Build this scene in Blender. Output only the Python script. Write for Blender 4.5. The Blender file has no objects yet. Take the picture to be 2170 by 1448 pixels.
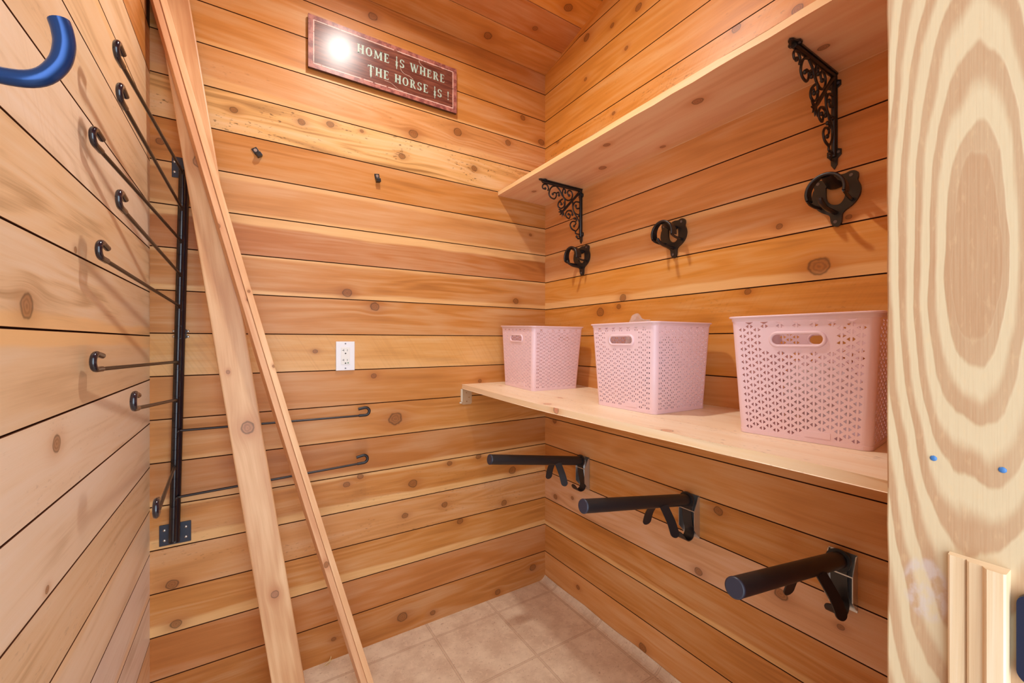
import bpy, bmesh, math, random
from mathutils import Vector, Matrix

# ---------------------------------------------------------------- camera
sc = bpy.context.scene
COL = sc.collection
TH = math.atan2(.535, .845)
cam_d = bpy.data.cameras.new('camera'); cam = bpy.data.objects.new('camera', cam_d); COL.objects.link(cam)
cam.location = (-1.310, -1.746, 1.24)
cam.rotation_euler = (math.pi/2, 0, -TH)
cam_d.sensor_width = 36.0; cam_d.sensor_fit = 'HORIZONTAL'
cam_d.lens = 36.0*883.0/2170.0
cam_d.clip_start = .02
sc.camera = cam

# ---------------------------------------------------------------- world, exposure
W = bpy.data.worlds.new('world'); sc.world = W; W.use_nodes = True
bg = W.node_tree.nodes['Background']; _t = W.node_tree
bg.inputs['Color'].default_value = (.74, .87, 1.0, 1)
# daylight outside: brightest low and behind the camera, a lobe added to brighten the walls
_tc = _t.nodes.new('ShaderNodeTexCoord'); _dp = _t.nodes.new('ShaderNodeVectorMath'); _dp.operation = 'DOT_PRODUCT'
_dv = Vector((-.30, -1.0, .0)).normalized(); _dp.inputs[1].default_value = _dv
_mr = _t.nodes.new('ShaderNodeMapRange'); _mr.interpolation_type = 'SMOOTHSTEP'
for _i, _v in ((1, .30), (2, .95), (3, .85), (4, 3.9)): _mr.inputs[_i].default_value = _v
_t.links.new(_tc.outputs['Generated'], _dp.inputs[0]); _t.links.new(_dp.outputs['Value'], _mr.inputs[0]); _t.links.new(_mr.outputs[0], bg.inputs['Strength'])
sc.view_settings.view_transform = 'Standard'; sc.view_settings.look = 'None'
sc.view_settings.gamma = 1.0; sc.view_settings.use_curve_mapping = False
sc.view_settings.exposure = 0.49
# flush ceiling light (the fixture is built further down round this point)
LAMP = Vector((-.911, -.585, 2.757))
LAMP_STRENGTH = 560.0
# daylight enters by the open doorway behind the camera; the portal only guides its sampling
pd = bpy.data.lights.new('doorway_portal', 'AREA'); pd.shape = 'RECTANGLE'; pd.size = .82; pd.size_y = 2.06
pd.cycles.is_portal = True
po = bpy.data.objects.new('doorway_portal', pd); COL.objects.link(po)
po.location = (-1.125, -1.765, 1.03); po.rotation_euler = (math.pi/2, 0, 0)
try:
    sc.cycles.max_bounces = 8; sc.cycles.diffuse_bounces = 5; sc.cycles.glossy_bounces = 3; sc.cycles.use_denoising = True
except Exception: pass

# ---------------------------------------------------------------- mesh helpers
class MB:
    def __init__(s): s.v=[]; s.f=[]; s.uv=[]; s.m=[]; s.sm=[]
    def face(s, pts, uvs=None, mi=0, smooth=False):
        b=len(s.v); s.v+= [tuple(p) for p in pts]; s.f.append(tuple(range(b,b+len(pts))))
        s.uv.append(uvs or [(0,0)]*len(pts)); s.m.append(mi); s.sm.append(smooth)
    def grid(s, rows, closed=False, mi=0, smooth=True, uvf=None):
        # rows of points sharing verts
        b=len(s.v); n=len(rows[0])
        for r in rows: s.v+=[tuple(p) for p in r]
        for i in range(len(rows)-1):
            for j in range(n if closed else n-1):
                k=(j+1)%n
                idx=(b+i*n+j, b+i*n+k, b+(i+1)*n+k, b+(i+1)*n+j)
                s.f.append(idx); s.m.append(mi); s.sm.append(smooth)
                s.uv.append([uvf(s.v[q]) if uvf else (0,0) for q in idx])
        return b,n
    def tube(s, pts, r, n=12, mi=0, cap=True, flat=1.0, up=None):
        pts=[Vector(p) for p in pts]; rs=r if isinstance(r,(list,tuple)) else [r]*len(pts)
        T=[]
        for i in range(len(pts)):
            a=pts[max(i-1,0)]; c=pts[min(i+1,len(pts)-1)]; T.append((c-a).normalized())
        u=Vector(up) if up else (Vector((0,0,1)) if abs(T[0].z)<.9 else Vector((1,0,0)))
        rows=[]
        for i,p in enumerate(pts):
            u=(u-T[i]*u.dot(T[i])).normalized(); w=T[i].cross(u)
            rows.append([p+rs[i]*(math.cos(2*math.pi*k/n)*u+flat*math.sin(2*math.pi*k/n)*w) for k in range(n)])
        b,nn=s.grid(rows,closed=True,mi=mi)
        if cap:
            for row,rev in ((rows[0],True),(rows[-1],False)):
                q=[tuple(p) for p in row]
                s.face(q[::-1] if rev else q,None,mi)
    def box(s, c, d, ax=0, mi=0, M=None, uo=(0,0)):
        # centre c, full size d; ax = grain direction; uv in metres
        cx,cy,cz=c; hx,hy,hz=[q/2 for q in d]
        P=lambda i,j,k:Vector((cx+i*hx,cy+j*hy,cz+k*hz))
        F=[((-1,-1,-1),(-1,1,-1),(1,1,-1),(1,-1,-1)),((-1,-1,1),(1,-1,1),(1,1,1),(-1,1,1)),
           ((-1,-1,-1),(1,-1,-1),(1,-1,1),(-1,-1,1)),((1,1,-1),(-1,1,-1),(-1,1,1),(1,1,1)),
           ((-1,1,-1),(-1,-1,-1),(-1,-1,1),(-1,1,1)),((1,-1,-1),(1,1,-1),(1,1,1),(1,-1,1))]
        na=[2,2,1,1,0,0]
        for f,n in zip(F,na):
            pts=[P(*q) for q in f]; o=[a for a in range(3) if a!=n]
            if ax in o: sa=ax; ha=[a for a in o if a!=ax][0]
            else: sa,ha=o
            off=.31*n
            uv=[(p[sa]+uo[0],p[ha]+uo[1]+off) for p in pts]
            if M: pts=[M@p for p in pts]
            s.face(pts,uv,mi)
    def disc(s,c,nrm,r,h,n=14,mi=0,dome=0):
        c=Vector(c); nrm=Vector(nrm).normalized()
        if dome:
            pts=[c]; rs=[r]; K=4
            for i in range(1,K+1):
                a=i/K*math.pi/2; pts.append(c+nrm*h*math.sin(a)); rs.append(max(r*math.cos(a),r*.04))
            s.tube(pts,rs,n,mi)
        else: s.tube([c,c+nrm*h],[r,r],n,mi)
    def build(s,name,mats,parent=None,loc=None,bevel=0,seg=2):
        me=bpy.data.meshes.new(name); me.from_pydata(s.v,[],s.f)
        for m in (mats if isinstance(mats,(list,tuple)) else [mats]): me.materials.append(m)
        uvl=me.uv_layers.new(name='uv')
        flat=[c for f in s.uv for u in f for c in u]; uvl.data.foreach_set('uv',flat)
        me.polygons.foreach_set('material_index',s.m); me.polygons.foreach_set('use_smooth',s.sm)
        me.update()
        o=bpy.data.objects.new(name,me); COL.objects.link(o)
        if parent: o.parent=parent
        if loc: o.location=loc
        if bevel:
            bm=bmesh.new(); bm.from_mesh(me); bmesh.ops.remove_doubles(bm,verts=bm.verts,dist=1e-6)
            bm.to_mesh(me); bm.free()
            b=o.modifiers.new('b','BEVEL'); b.width=bevel; b.segments=seg; b.limit_method='ANGLE'; b.angle_limit=.6
        return o

def fill2d(loops, thick, fix=None):
    """flat plate with holes: loops of (u,v); returns verts (u,v,w), faces"""
    cu=bpy.data.curves.new('tmp','CURVE'); cu.dimensions='2D'; cu.fill_mode='BOTH'; cu.extrude=thick/2
    for lp in loops:
        sp=cu.splines.new('POLY'); sp.points.add(len(lp)-1); sp.use_cyclic_u=True
        for p,q in zip(sp.points,lp): p.co=(q[0],q[1],0,1)
    ob=bpy.data.objects.new('tmp',cu); COL.objects.link(ob)
    dg=bpy.context.evaluated_depsgraph_get(); me=bpy.data.meshes.new_from_object(ob.evaluated_get(dg))
    vs=[tuple(v.co) for v in me.vertices]; fs=[tuple(p.vertices) for p in me.polygons]
    bpy.data.objects.remove(ob); bpy.data.curves.remove(cu); bpy.data.meshes.remove(me)
    return vs,fs
def add_raw(mb,vs,fs,mi=0,uvf=None):
    b=len(mb.v); mb.v+=[tuple(v) for v in vs]
    for f in fs:
        mb.f.append(tuple(b+i for i in f)); mb.m.append(mi); mb.sm.append(False)
        mb.uv.append([uvf(vs[i]) if uvf else (0,0) for i in f])

def smooth_path(pts,n=5):
    P=[Vector(p) for p in pts]; out=[]
    for i in range(len(P)-1):
        a=P[max(i-1,0)];b=P[i];c=P[i+1];d=P[min(i+2,len(P)-1)]
        for k in range(n):
            t=k/n
            out.append(.5*((2*b)+(c-a)*t+(2*a-5*b+4*c-d)*t*t+(3*b-a-3*c+d)*t**3))
    out.append(P[-1]); return out
def rrect(cx,cy,w,h,r,n=5):
    o=[]
    for sx,sy,a0 in ((1,1,0),(-1,1,90),(-1,-1,180),(1,-1,270)):
        for k in range(n+1):
            a=math.radians(a0+90*k/n); o.append((cx+sx*(w/2-r)+r*math.cos(a),cy+sy*(h/2-r)+r*math.sin(a)))
    return o

def empty(name,loc=(0,0,0),rz=0):
    o=bpy.data.objects.new(name,None); COL.objects.link(o); o.location=loc; o.rotation_euler=(0,0,rz); o.empty_display_size=.05
    return o
def tag(o,label=None,cat=None,group=None,kind=None):
    if label: o['label']=label
    if cat: o['category']=cat
    if group: o['group']=group
    if kind: o['kind']=kind
    return o
def dup(root,loc=None,rz=None,label=None):
    r=root.copy(); COL.objects.link(r)
    if loc is not None: r.location=loc
    if rz is not None: r.rotation_euler=(0,0,rz)
    if label: r['label']=label
    for ch in list(root.children):
        c=ch.copy(); COL.objects.link(c); c.parent=r
        for g in list(ch.children):
            d=g.copy(); COL.objects.link(d); d.parent=c
    return r

# ---------------------------------------------------------------- materials
def lin(c):
    f=lambda x: x/12.92 if x<=.04045 else ((x+.055)/1.055)**2.4
    return tuple(f(q/255) for q in c)+(1,)
class NT:
    def __init__(s,name):
        s.mat=bpy.data.materials.new(name); s.mat.use_nodes=True; s.t=s.mat.node_tree
        s.b=s.t.nodes['Principled BSDF']
    def n(s,t,**k):
        x=s.t.nodes.new(t)
        for a,b in k.items(): setattr(x,a,b)
        return x
    def set(s,sock,v):
        if hasattr(v,'is_output') or isinstance(v,bpy.types.NodeSocket): s.t.links.new(v,sock)
        else: sock.default_value=v
    def m(s,op,a,b=0.,c=0.,clamp=False):
        x=s.n('ShaderNodeMath',operation=op,use_clamp=clamp)
        for i,v in enumerate((a,b,c)): s.set(x.inputs[i],v)
        return x.outputs[0]
    def comb(s,x,y,z=0.):
        q=s.n('ShaderNodeCombineXYZ')
        for i,v in enumerate((x,y,z)): s.set(q.inputs[i],v)
        return q.outputs[0]
    def noise(s,vec,scale,detail=2.,rough=.5,dist=0.):
        q=s.n('ShaderNodeTexNoise'); s.set(q.inputs['Vector'],vec); s.set(q.inputs['Scale'],scale)
        s.set(q.inputs['Detail'],detail); s.set(q.inputs['Roughness'],rough); s.set(q.inputs['Distortion'],dist)
        return q.outputs[0]
    def mix(s,f,a,b,blend='MIX'):
        q=s.n('ShaderNodeMix',data_type='RGBA',blend_type=blend)
        s.set(q.inputs[0],f); s.set(q.inputs[6],a); s.set(q.inputs[7],b); return q.outputs[2]
    def ss(s,x,a,b):
        q=s.n('ShaderNodeMapRange',interpolation_type='SMOOTHSTEP'); s.set(q.inputs[0],x)
        s.set(q.inputs[1],a); s.set(q.inputs[2],b); s.set(q.inputs[3],0.); s.set(q.inputs[4],1.); return q.outputs[0]
    def bump(s,h,strength=.2,dist=.001):
        q=s.n('ShaderNodeBump'); s.set(q.inputs['Strength'],strength); s.set(q.inputs['Distance'],dist); s.set(q.inputs['Height'],h)
        s.t.links.new(q.outputs[0],s.b.inputs['Normal'])

# knot node group: uv, centre, radius -> grain shift, core, ring, halo
def knot_group():
    g=bpy.data.node_groups.new('knot','ShaderNodeTree')
    I=g.interface
    for nm in ('s','h','ks','kh','r','jit'): I.new_socket(nm,in_out='INPUT',socket_type='NodeSocketFloat')
    for nm in ('dh','core','ring','halo','rl'): I.new_socket(nm,in_out='OUTPUT',socket_type='NodeSocketFloat')
    gi=g.nodes.new('NodeGroupInput'); go=g.nodes.new('NodeGroupOutput')
    def m(op,a,b=0.,c=0.):
        x=g.nodes.new('ShaderNodeMath'); x.operation=op
        for i,v in enumerate((a,b,c)):
            if isinstance(v,bpy.types.NodeSocket): g.links.new(v,x.inputs[i])
            else: x.inputs[i].default_value=v
        return x.outputs[0]
    dx=m('DIVIDE',m('SUBTRACT',gi.outputs['s'],gi.outputs['ks']),gi.outputs['r'])
    dy0=m('SUBTRACT',gi.outputs['h'],gi.outputs['kh']); dy=m('DIVIDE',dy0,gi.outputs['r'])
    dx2=m('MULTIPLY',dx,dx); dy2=m('MULTIPLY',dy,dy)
    G=m('EXPONENT',m('MULTIPLY',m('ADD',m('DIVIDE',dx2,9.),m('DIVIDE',dy2,4.)),-1.))
    dh=m('MULTIPLY',m('MULTIPLY',dy0,G),-.85)
    d=m('ADD',m('SQRT',m('ADD',m('MULTIPLY',dx2,.75),dy2)),gi.outputs['jit'])
    def ss(x,a,b):
        q=g.nodes.new('ShaderNodeMapRange'); q.interpolation_type='SMOOTHSTEP'; g.links.new(x,q.inputs[0])
        q.inputs[1].default_value=a; q.inputs[2].default_value=b; return q.outputs[0]
    core=m('SUBTRACT',1.,ss(d,.75,1.0))
    e=m('SUBTRACT',d,.95); ring=m('EXPONENT',m('MULTIPLY',m('MULTIPLY',e,e),-60.))
    halo=m('EXPONENT',m('MULTIPLY',m('ADD',m('DIVIDE',dx2,7.),m('DIVIDE',dy2,3.)),-1.))
    rl=m('MULTIPLY',core,m('MULTIPLY_ADD',m('SINE',m('MULTIPLY',d,15.)),.5,.5))
    for k,v in dict(dh=dh,core=core,ring=ring,halo=halo,rl=rl).items(): g.links.new(v,go.inputs[k])
    return g
KG=knot_group()
_sd=[0]
def wood(name,base,dark,light=None,knots=(),sap=None,contrast=.5,rings=26.,speck=0.,rough=.42,knotc=(108,66,32),seed=None,blot=.5,saw=0.,sapc=(236,190,128),bumpy=.12,kh=1.0):
    _sd[0]+=1; sd=(seed if seed is not None else _sd[0])*7.31
    N=NT(name); uv=N.n('ShaderNodeUVMap',uv_map='uv'); sp=N.n('ShaderNodeSeparateXYZ'); N.t.links.new(uv.outputs[0],sp.inputs[0])
    s,h=sp.outputs[0],sp.outputs[1]
    jn=N.noise(N.comb(s,h,sd),55.,1.); jit=N.m('MULTIPLY',N.m('SUBTRACT',jn,.5),.5)
    hh=h; cores=[];rings_=[];halos=[];rls=[]
    for (a,b,r) in knots:
        g=N.n('ShaderNodeGroup'); g.node_tree=KG
        N.set(g.inputs['s'],s);N.set(g.inputs['h'],h);N.set(g.inputs['ks'],a);N.set(g.inputs['kh'],b);N.set(g.inputs['r'],r);N.set(g.inputs['jit'],jit)
        hh=N.m('ADD',hh,g.outputs['dh'])
        cores.append(g.outputs['core']);rings_.append(g.outputs['ring']);halos.append(g.outputs['halo']);rls.append(g.outputs['rl'])
    # gentle wander of the grain
    wan=N.noise(N.comb(N.m('MULTIPLY',s,1.4),N.m('MULTIPLY',h,2.),sd),1.,1.)
    hh=N.m('ADD',hh,N.m('MULTIPLY',N.m('SUBTRACT',wan,.5),.05))
    n1=N.noise(N.comb(N.m('MULTIPLY',s,.9),N.m('MULTIPLY',hh,9.),sd+3),1.,2.,.45)
    wv=N.m('SINE',N.m('MULTIPLY',n1,rings*2)); wv=N.m('MULTIPLY_ADD',wv,.5,.5)
    wmod=N.noise(N.comb(N.m('MULTIPLY',s,1.3),N.m('MULTIPLY',hh,14.),sd+9),1.,1.)
    wv=N.m('MULTIPLY',wv,N.ss(wmod,.3,.65))
    fib=N.noise(N.comb(N.m('MULTIPLY',s,9.),N.m('MULTIPLY',hh,420.),sd),1.,2.)
    fib2=N.noise(N.comb(N.m('MULTIPLY',s,3.),N.m('MULTIPLY',hh,75.),sd+5),1.,3.,.6)
    bl=N.noise(N.comb(N.m('MULTIPLY',s,2.2),N.m('MULTIPLY',hh,13.),sd+11),1.,3.,.55)
    contrast*=1.0; blot*=1.35
    x=N.m('MULTIPLY',N.m('SUBTRACT',wv,.35),.55*contrast)
    x=N.m('ADD',x,N.m('MULTIPLY',N.m('SUBTRACT',fib,.5),.55*contrast))
    x=N.m('ADD',x,N.m('MULTIPLY',N.m('SUBTRACT',fib2,.5),1.15*contrast))
    x=N.m('ADD',x,N.m('MULTIPLY',N.m('SUBTRACT',bl,.5),2.4*blot))
    x=N.m('ADD',x,.38,clamp=True)
    lt=light or tuple(min(255,int(q*1.0+(255-q)*.22)) for q in base)
    cr=N.n('ShaderNodeValToRGB'); N.set(cr.inputs[0],x)
    el=cr.color_ramp.elements; el[0].position=0.; el[0].color=lin(lt); el[1].position=1.; el[1].color=lin(dark)
    e=el.new(.42); e.color=lin(base)
    col=cr.outputs[0]
    if sap:
        # sapwood strips: (edge h, signed width m, amount)
        for (h0,wd,am) in sap:
            wn=N.noise(N.comb(N.m('MULTIPLY',s,2.1),h0*3,sd+21),1.,2.)
            lim=N.m('MULTIPLY',N.m('MULTIPLY_ADD',wn,1.5,.25),abs(wd))
            dist=N.m('SUBTRACT',h,h0) if wd>0 else N.m('SUBTRACT',h0,h)
            dd=N.m('SUBTRACT',dist,lim); dd=N.m('ADD',dd,N.m('MULTIPLY',N.m('SUBTRACT',fib2,.5),.010))
            mk=N.m('SUBTRACT',1.,N.ss(dd,-.006,.006))
            mk=N.m('MULTIPLY',mk,am)
            sc_=N.mix(N.m('MULTIPLY',x,.55),lin(sapc),col)
            col=N.mix(mk,col,sc_)
    if speck:
        sn=N.noise(N.comb(N.m('MULTIPLY',s,60.),N.m('MULTIPLY',h,170.),sd),1.,2.,.5)
        pm=N.noise(N.comb(N.m('MULTIPLY',s,5.),N.m('MULTIPLY',h,16.),sd+2),1.,1.)
        mk=N.m('MULTIPLY',N.ss(sn,.60,.72),N.m('MULTIPLY',N.ss(pm,.45,.6),speck))
        col=N.mix(mk,col,lin(tuple(q*.62 for q in dark)))
    if saw:
        sw=N.noise(N.comb(N.m('ADD',N.m('MULTIPLY',s,150.),N.m('MULTIPLY',h,90.)),N.m('MULTIPLY',h,4.),sd),1.,1.)
        col=N.mix(N.m('MULTIPLY',N.ss(sw,.5,.72),saw),col,lin(dark))
    if knots:
        def mx(lst):
            q=lst[0]
            for z in lst[1:]: q=N.m('MAXIMUM',q,z)
            return q
        C,R,H,RL=mx(cores),mx(rings_),mx(halos),mx(rls)
        col=N.mix(N.m('MULTIPLY',H,.55*kh),col,lin((dark[0]*.95,dark[1]*.80,dark[2]*.62)))
        kc=N.mix(N.noise(N.comb(s,h,sd),160.,2.),lin(knotc),lin(tuple(min(255,q*1.55) for q in knotc)))
        col=N.mix(N.m('MULTIPLY',C,.50*kh),col,kc); col=N.mix(N.m('MULTIPLY',RL,.38*kh),col,lin(knotc))
        col=N.mix(N.m('MULTIPLY',R,.62*kh),col,lin(tuple(q*.55 for q in knotc)))
    N.set(N.b.inputs['Base Color'],col); N.b.inputs['Roughness'].default_value=rough
    N.b.inputs['Specular IOR Level'].default_value=.35
    N.bump(N.m('ADD',N.m('MULTIPLY',fib2,1.),N.m('MULTIPLY',fib,.5)),bumpy,.0012)
    return N.mat
def plain(name,c,rough=.5,metal=0.,spec=.5,bump=0.,bs=400.,var=0.,coat=0.):
    N=NT(name); tc=N.n('ShaderNodeTexCoord')
    nz=N.noise(tc.outputs['Object'],bs,2.)
    col=N.mix(N.m('MULTIPLY',nz,max(var,.08)),lin(c),lin(tuple(q*.6 for q in c)))
    N.set(N.b.inputs['Base Color'],col); N.b.inputs['Roughness'].default_value=rough; N.b.inputs['Metallic'].default_value=metal
    N.b.inputs['Specular IOR Level'].default_value=spec; N.b.inputs['Coat Weight'].default_value=coat
    if bump: N.bump(nz,bump,.0006)
    return N.mat

M_gap=plain('dark_groove',(84,46,25),.95,spec=.1)
M_black=plain('black_cast_iron',(26,24,25),.36,spec=.6,bump=.25,bs=900)
M_iron=plain('black_painted_steel',(32,29,31),.42,spec=.55,bump=.12,bs=700)
M_navy=plain('dark_dipped_coating',(14,18,34),.16,spec=.7,coat=.4)
M_post=plain('dark_post_enamel',(12,14,26),.22,spec=.65)
M_rod=plain('dark_steel_rod',(52,44,42),.33,metal=.55,spec=.6)
M_plate=plain('blue_black_plate',(36,42,58),.45,spec=.5)
M_screw=plain('screw_steel',(200,198,192),.28,metal=.85)
M_screwd=plain('dull_screw',(112,108,112),.4,metal=.5)
M_zinc=plain('zinc_plate',(205,205,205),.30,metal=.9,bump=.1,bs=200)
M_white=plain('white_plastic',(238,238,240),.3)
M_cream=plain('receptacle_plastic',(236,234,226),.35)
M_hole=plain('socket_hole',(20,18,18),.8)
M_green=plain('green_dot',(40,120,80),.4)
M_bluenail=plain('blue_nail',(60,110,165),.4)
M_straw=plain('straw',(222,190,130),.7)
M_ivory=plain('white_bracket_edge',(236,228,205),.4)
M_orange=plain('orange_crayon',(235,92,45),.6)

# pink basket plastic
N=NT('pink_plastic'); tc=N.n('ShaderNodeTexCoord')
N.b.inputs['Base Color'].default_value=lin((238,208,214)); N.b.inputs['Roughness'].default_value=.34
N.b.inputs['Subsurface Weight'].default_value=.0
N.b.inputs['Specular IOR Level'].default_value=.5
M_pink=N.mat
N=NT('clear_film'); N.b.inputs['Base Color'].default_value=(.93,.95,.96,1); N.b.inputs['Roughness'].default_value=.12
N.b.inputs['Alpha'].default_value=.26; N.b.inputs['Specular IOR Level'].default_value=.9
M_film=N.mat
M_leather=plain('dark_leather',(74,52,38),.5,bump=.4,bs=120,var=.6)

# ---------------------------------------------------------------- board walls
PITCH=.14
OR=(198,131,64); RD=(186,116,58); LT=(216,158,88); PK=(204,142,82); BR=(184,116,55); YL=(222,170,104); OG=(212,142,60)
KB=[(-1.352,2.048,.010),(-1.141,2.065,.011),(-1.04,2.085,.011),(-.922,2.09,.006),(-.708,2.136,.016),(-.499,2.2,.017),(-.227,2.22,.013),(-.758,2.028,.012),(-.414,2.052,.012),(-.879,2.571,.015),(-.14,2.368,.012),(-.025,2.274,.015),(-.182,1.442,.013),(-.978,1.433,.015),(-.871,1.383,.016),(-.875,1.099,.009),(-.786,.914,.024),(-.384,1.053,.008),(-.98,.673,.010),(-.929,.696,.010),(-.71,.628,.016),(-.539,.688,.010),(-.392,.697,.011),(-.202,.601,.016),(-.745,.497,.011),(-.564,.506,.012),(-.251,.449,.013),(-.487,.414,.012),(-.756,.068,.018),(-.62,.039,.010),(-.286,.023,.012),(-.079,.082,.015),(-1.028,.078,.007),(-1.094,1.202,.007),(-1.52,.445,.014),(-1.511,.312,.013),(-.093,1.784,.007),(-1.526,2.008,.006),(-1.55,1.887,.010)]
KR=[(-1.236,1.444,.022),(-1.136,1.576,.008),(-1.302,1.562,.006),(-.535,1.42,.014),(-.403,1.369,.018),(-.511,1.386,.010),(-1.045,1.395,.009),(-.616,2.569,.013),(-.316,2.633,.015),(-.474,2.587,.009),(-.553,2.444,.008),(-.309,2.446,.008),(-.105,2.242,.009),(-.079,.839,.013),(-.087,.456,.012),(-.217,.491,.008),(-.949,.681,.013),(-1.14,.504,.015),(-.637,.036,.015),(-.257,.084,.010),(-1.285,.492,.007),(-.877,.447,.012),(-.482,2.209,.007),(-1.008,2.236,.012),(-1.183,2.178,.012)]
KL=[(-.876,1.29,.018),(-.767,1.072,.014),(-.678,1.407,.006),(-.805,.851,.006)]
def D(c,k=.76): return (c[0]*k, c[1]*(k-.06), c[2]*(k-.14))
LG=(240,230,222); LM=(236,214,192)
# k: (base, dark-factor, sap strips [(which edge, width, amount)], contrast, speck, saw)
BACK={0:(BR,.80,[],.5,0,0),1:(RD,.82,[],.35,0,0),2:(OR,.80,[('b',.03,.75)],.45,0,0),3:(PK,.80,[],.4,.4,0),4:(OR,.80,[('b',.028,.85),('t',.012,.6)],.5,.2,0),
 5:(BR,.84,[('b',.018,.6)],.3,0,0),6:(OR,.80,[('b',.012,.4)],.45,0,0),7:(OR,.84,[],.3,0,0),8:(LT,.78,[('b',.04,.35)],.5,0,.12),9:(OR,.80,[],.6,0,0),
 10:(OR,.78,[('b',.018,.8),('t',.012,.7)],.55,0,0),11:(RD,.82,[('t',.035,.95)],.5,0,0),12:(PK,.82,[('b',.012,.7),('t',.02,.5)],.4,0,0),13:(OR,.74,[],.45,0,0),
 14:(YL,.70,[],.75,.9,0),15:(PK,.80,[('b',.03,.45)],.45,.2,0),16:(OR,.80,[('b',.014,.6)],.4,0,0),17:(OR,.80,[],.4,0,0),18:(BR,.76,[],.4,0,0),19:(OR,.8,[],.4,0,0)}
BR2=(214,148,84); RD2=(216,148,86); PK2=(214,160,114)  # lightened copies for the right wall, missing light put into the base colour
RIGHT={0:(BR2,.84,[],.4,0,0),1:(OR,.80,[],.45,0,0),2:(OR,.74,[('b',.02,.8)],.5,0,0),3:(PK2,.76,[],.55,0,0),4:(OR,.78,[],.5,0,0),5:(BR2,.84,[],.35,0,0),6:(BR2,.82,[],.35,0,0),
 7:(BR2,.82,[],.4,0,0),8:(OG,.8,[],.45,0,0),9:(OG,.82,[],.5,.2,.08),10:(OG,.80,[('b',.032,.95)],.45,0,0),11:(BR2,.82,[('t',.02,.75)],.45,0,0),12:(RD2,.82,[],.4,0,0),13:(RD2,.84,[],.4,0,0),
 14:(OR,.8,[],.4,0,0),15:(OG,.80,[],.5,.5,.12),16:(OG,.84,[],.45,.2,0),17:(OG,.84,[],.4,0,0),18:(OG,.80,[],.4,0,0),19:(OG,.8,[],.4,0,0),20:(OG,.8,[],.4,0,0),21:(OG,.8,[],.4,0,0)}
PL=(234,206,168); PM=(228,194,150)
LA=(226,184,140); LB=(234,210,180); LC=(230,212,196); LD_=(224,192,152)  # left boards: doorway daylight partly put into these pale tones
LEFT={0:(LA,.82,[],.5,0,0),1:(LA,.82,[],.5,0,0),2:(LC,.80,[],.55,0,0),3:(LC,.82,[('b',.02,.5)],.55,0,0),4:(LB,.82,[('t',.015,.5)],.5,0,0),5:(LD_,.80,[],.55,.2,0),6:(LB,.82,[],.5,0,0),7:(LB,.86,[],.45,.2,0),
 8:(LD_,.82,[('t',.03,.95)],.45,0,0),9:(LD_,.76,[('b',.025,.9)],.75,0,0),10:(PM,.74,[],.65,0,0),11:(LB,.80,[],.5,0,.12),12:(LD_,.80,[],.6,.2,0),13:(PM,.76,[('t',.02,.7)],.5,0,0),14:(PM,.8,[],.5,0,0),
 15:(OR,.8,[],.5,0,0),16:(OR,.8,[],.4,0,0),17:(OR,.8,[],.4,0,0),18:(OR,.8,[],.4,0,0),19:(OR,.8,[],.4,0,0),20:(OR,.8,[],.4,0,0),21:(OR,.8,[],.4,0,0)}
SL=.245; ZC=2.628
def ceil_z(y): return ZC-SL*y
def board_mats(tagn,spec,z0,kn,kk):
    out={}
    for k,(b,df,sp,ct,spk,saw) in spec.items():
        zb=z0+PITCH*k
        ks=[q for q in kn if zb<=q[1]<zb+PITCH][:6]
        sap=[((zb if e=='b' else zb+PITCH),(w if e=='b' else -w),a) for e,w,a in sp]
        out[k]=wood(f'{tagn}_board_{k}',b,D(b,df),knots=ks,sap=sap,contrast=ct,speck=spk,saw=saw,seed=kk+k,blot=.35,rings=22+7*((k*5)%4))
    return out
def wall_boards(mb,mats_order,a0,a1,z0,ks,place,ztop,notch=None):
    """chamfered boards; place(s,d,z)->point with d = depth behind the face"""
    G=.0010; CH=.0009; DP=.010
    for k in ks:
        zb=z0+PITCH*k; zt=zb+PITCH
        s0,s1=a0,a1
        if notch and k>=notch[0]: s1=notch[1]
        prof=[(zb+G,DP),(zb+G,CH),(zb+G+CH,0),(zt-G-CH,0),(zt-G,CH),(zt-G,DP)]
        ss=[s0+(s1-s0)*i/6 for i in range(7)]
        if k==0: prof=[(-.004,DP),(-.004,0)]+prof[3:]
        for (h0,d0),(h1,d1) in zip(prof,prof[1:]):
            for sa,sb in zip(ss,ss[1:]):
                q=[(sa,h0,d0),(sb,h0,d0),(sb,h1,d1),(sa,h1,d1)]
                pts=[]
                for (s,h,d) in q:
                    h=min(h,ztop(s)); pts.append(place(s,d,h))
                if (Vector(pts[0])-Vector(pts[2])).length<1e-5 or abs(pts[0][2]-pts[3][2])+abs(pts[1][2]-pts[2][2])<1e-6 and d0==d1: continue
                mb.face(pts,[(s,min(h,ztop(s))) for s,h,d in q],mats_order[k] if d0==d1==0 or k==0 and h0<.05 else 0)
        # end caps
        for s in (s0,s1):
            pts=[place(s,d,min(h,ztop(s))) for h,d in prof]
            mb.face(pts,[(s,h) for h,d in prof],mats_order[k])
def struct(o): o['kind']='structure'; return o

# back wall (plane y=0)
bm_=board_mats('back',BACK,.007,KB,100)
mb=MB(); order={k:i+1 for i,k in enumerate(bm_)}
wall_boards(mb,order,-1.576,0.0,.007,sorted(bm_),lambda s,d,z:(s,d,z),lambda s:ceil_z(0)+.004)
mb.face([(-1.62,.0088,0),(.03,.0088,0),(.03,.0088,2.7),(-1.62,.0088,2.7)],mi=0)
mb.box((-.79,.035,1.32),(1.70,.05,2.76),0,0)
struct(mb.build('wall_back',[M_gap]+list(bm_.values())))
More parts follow.
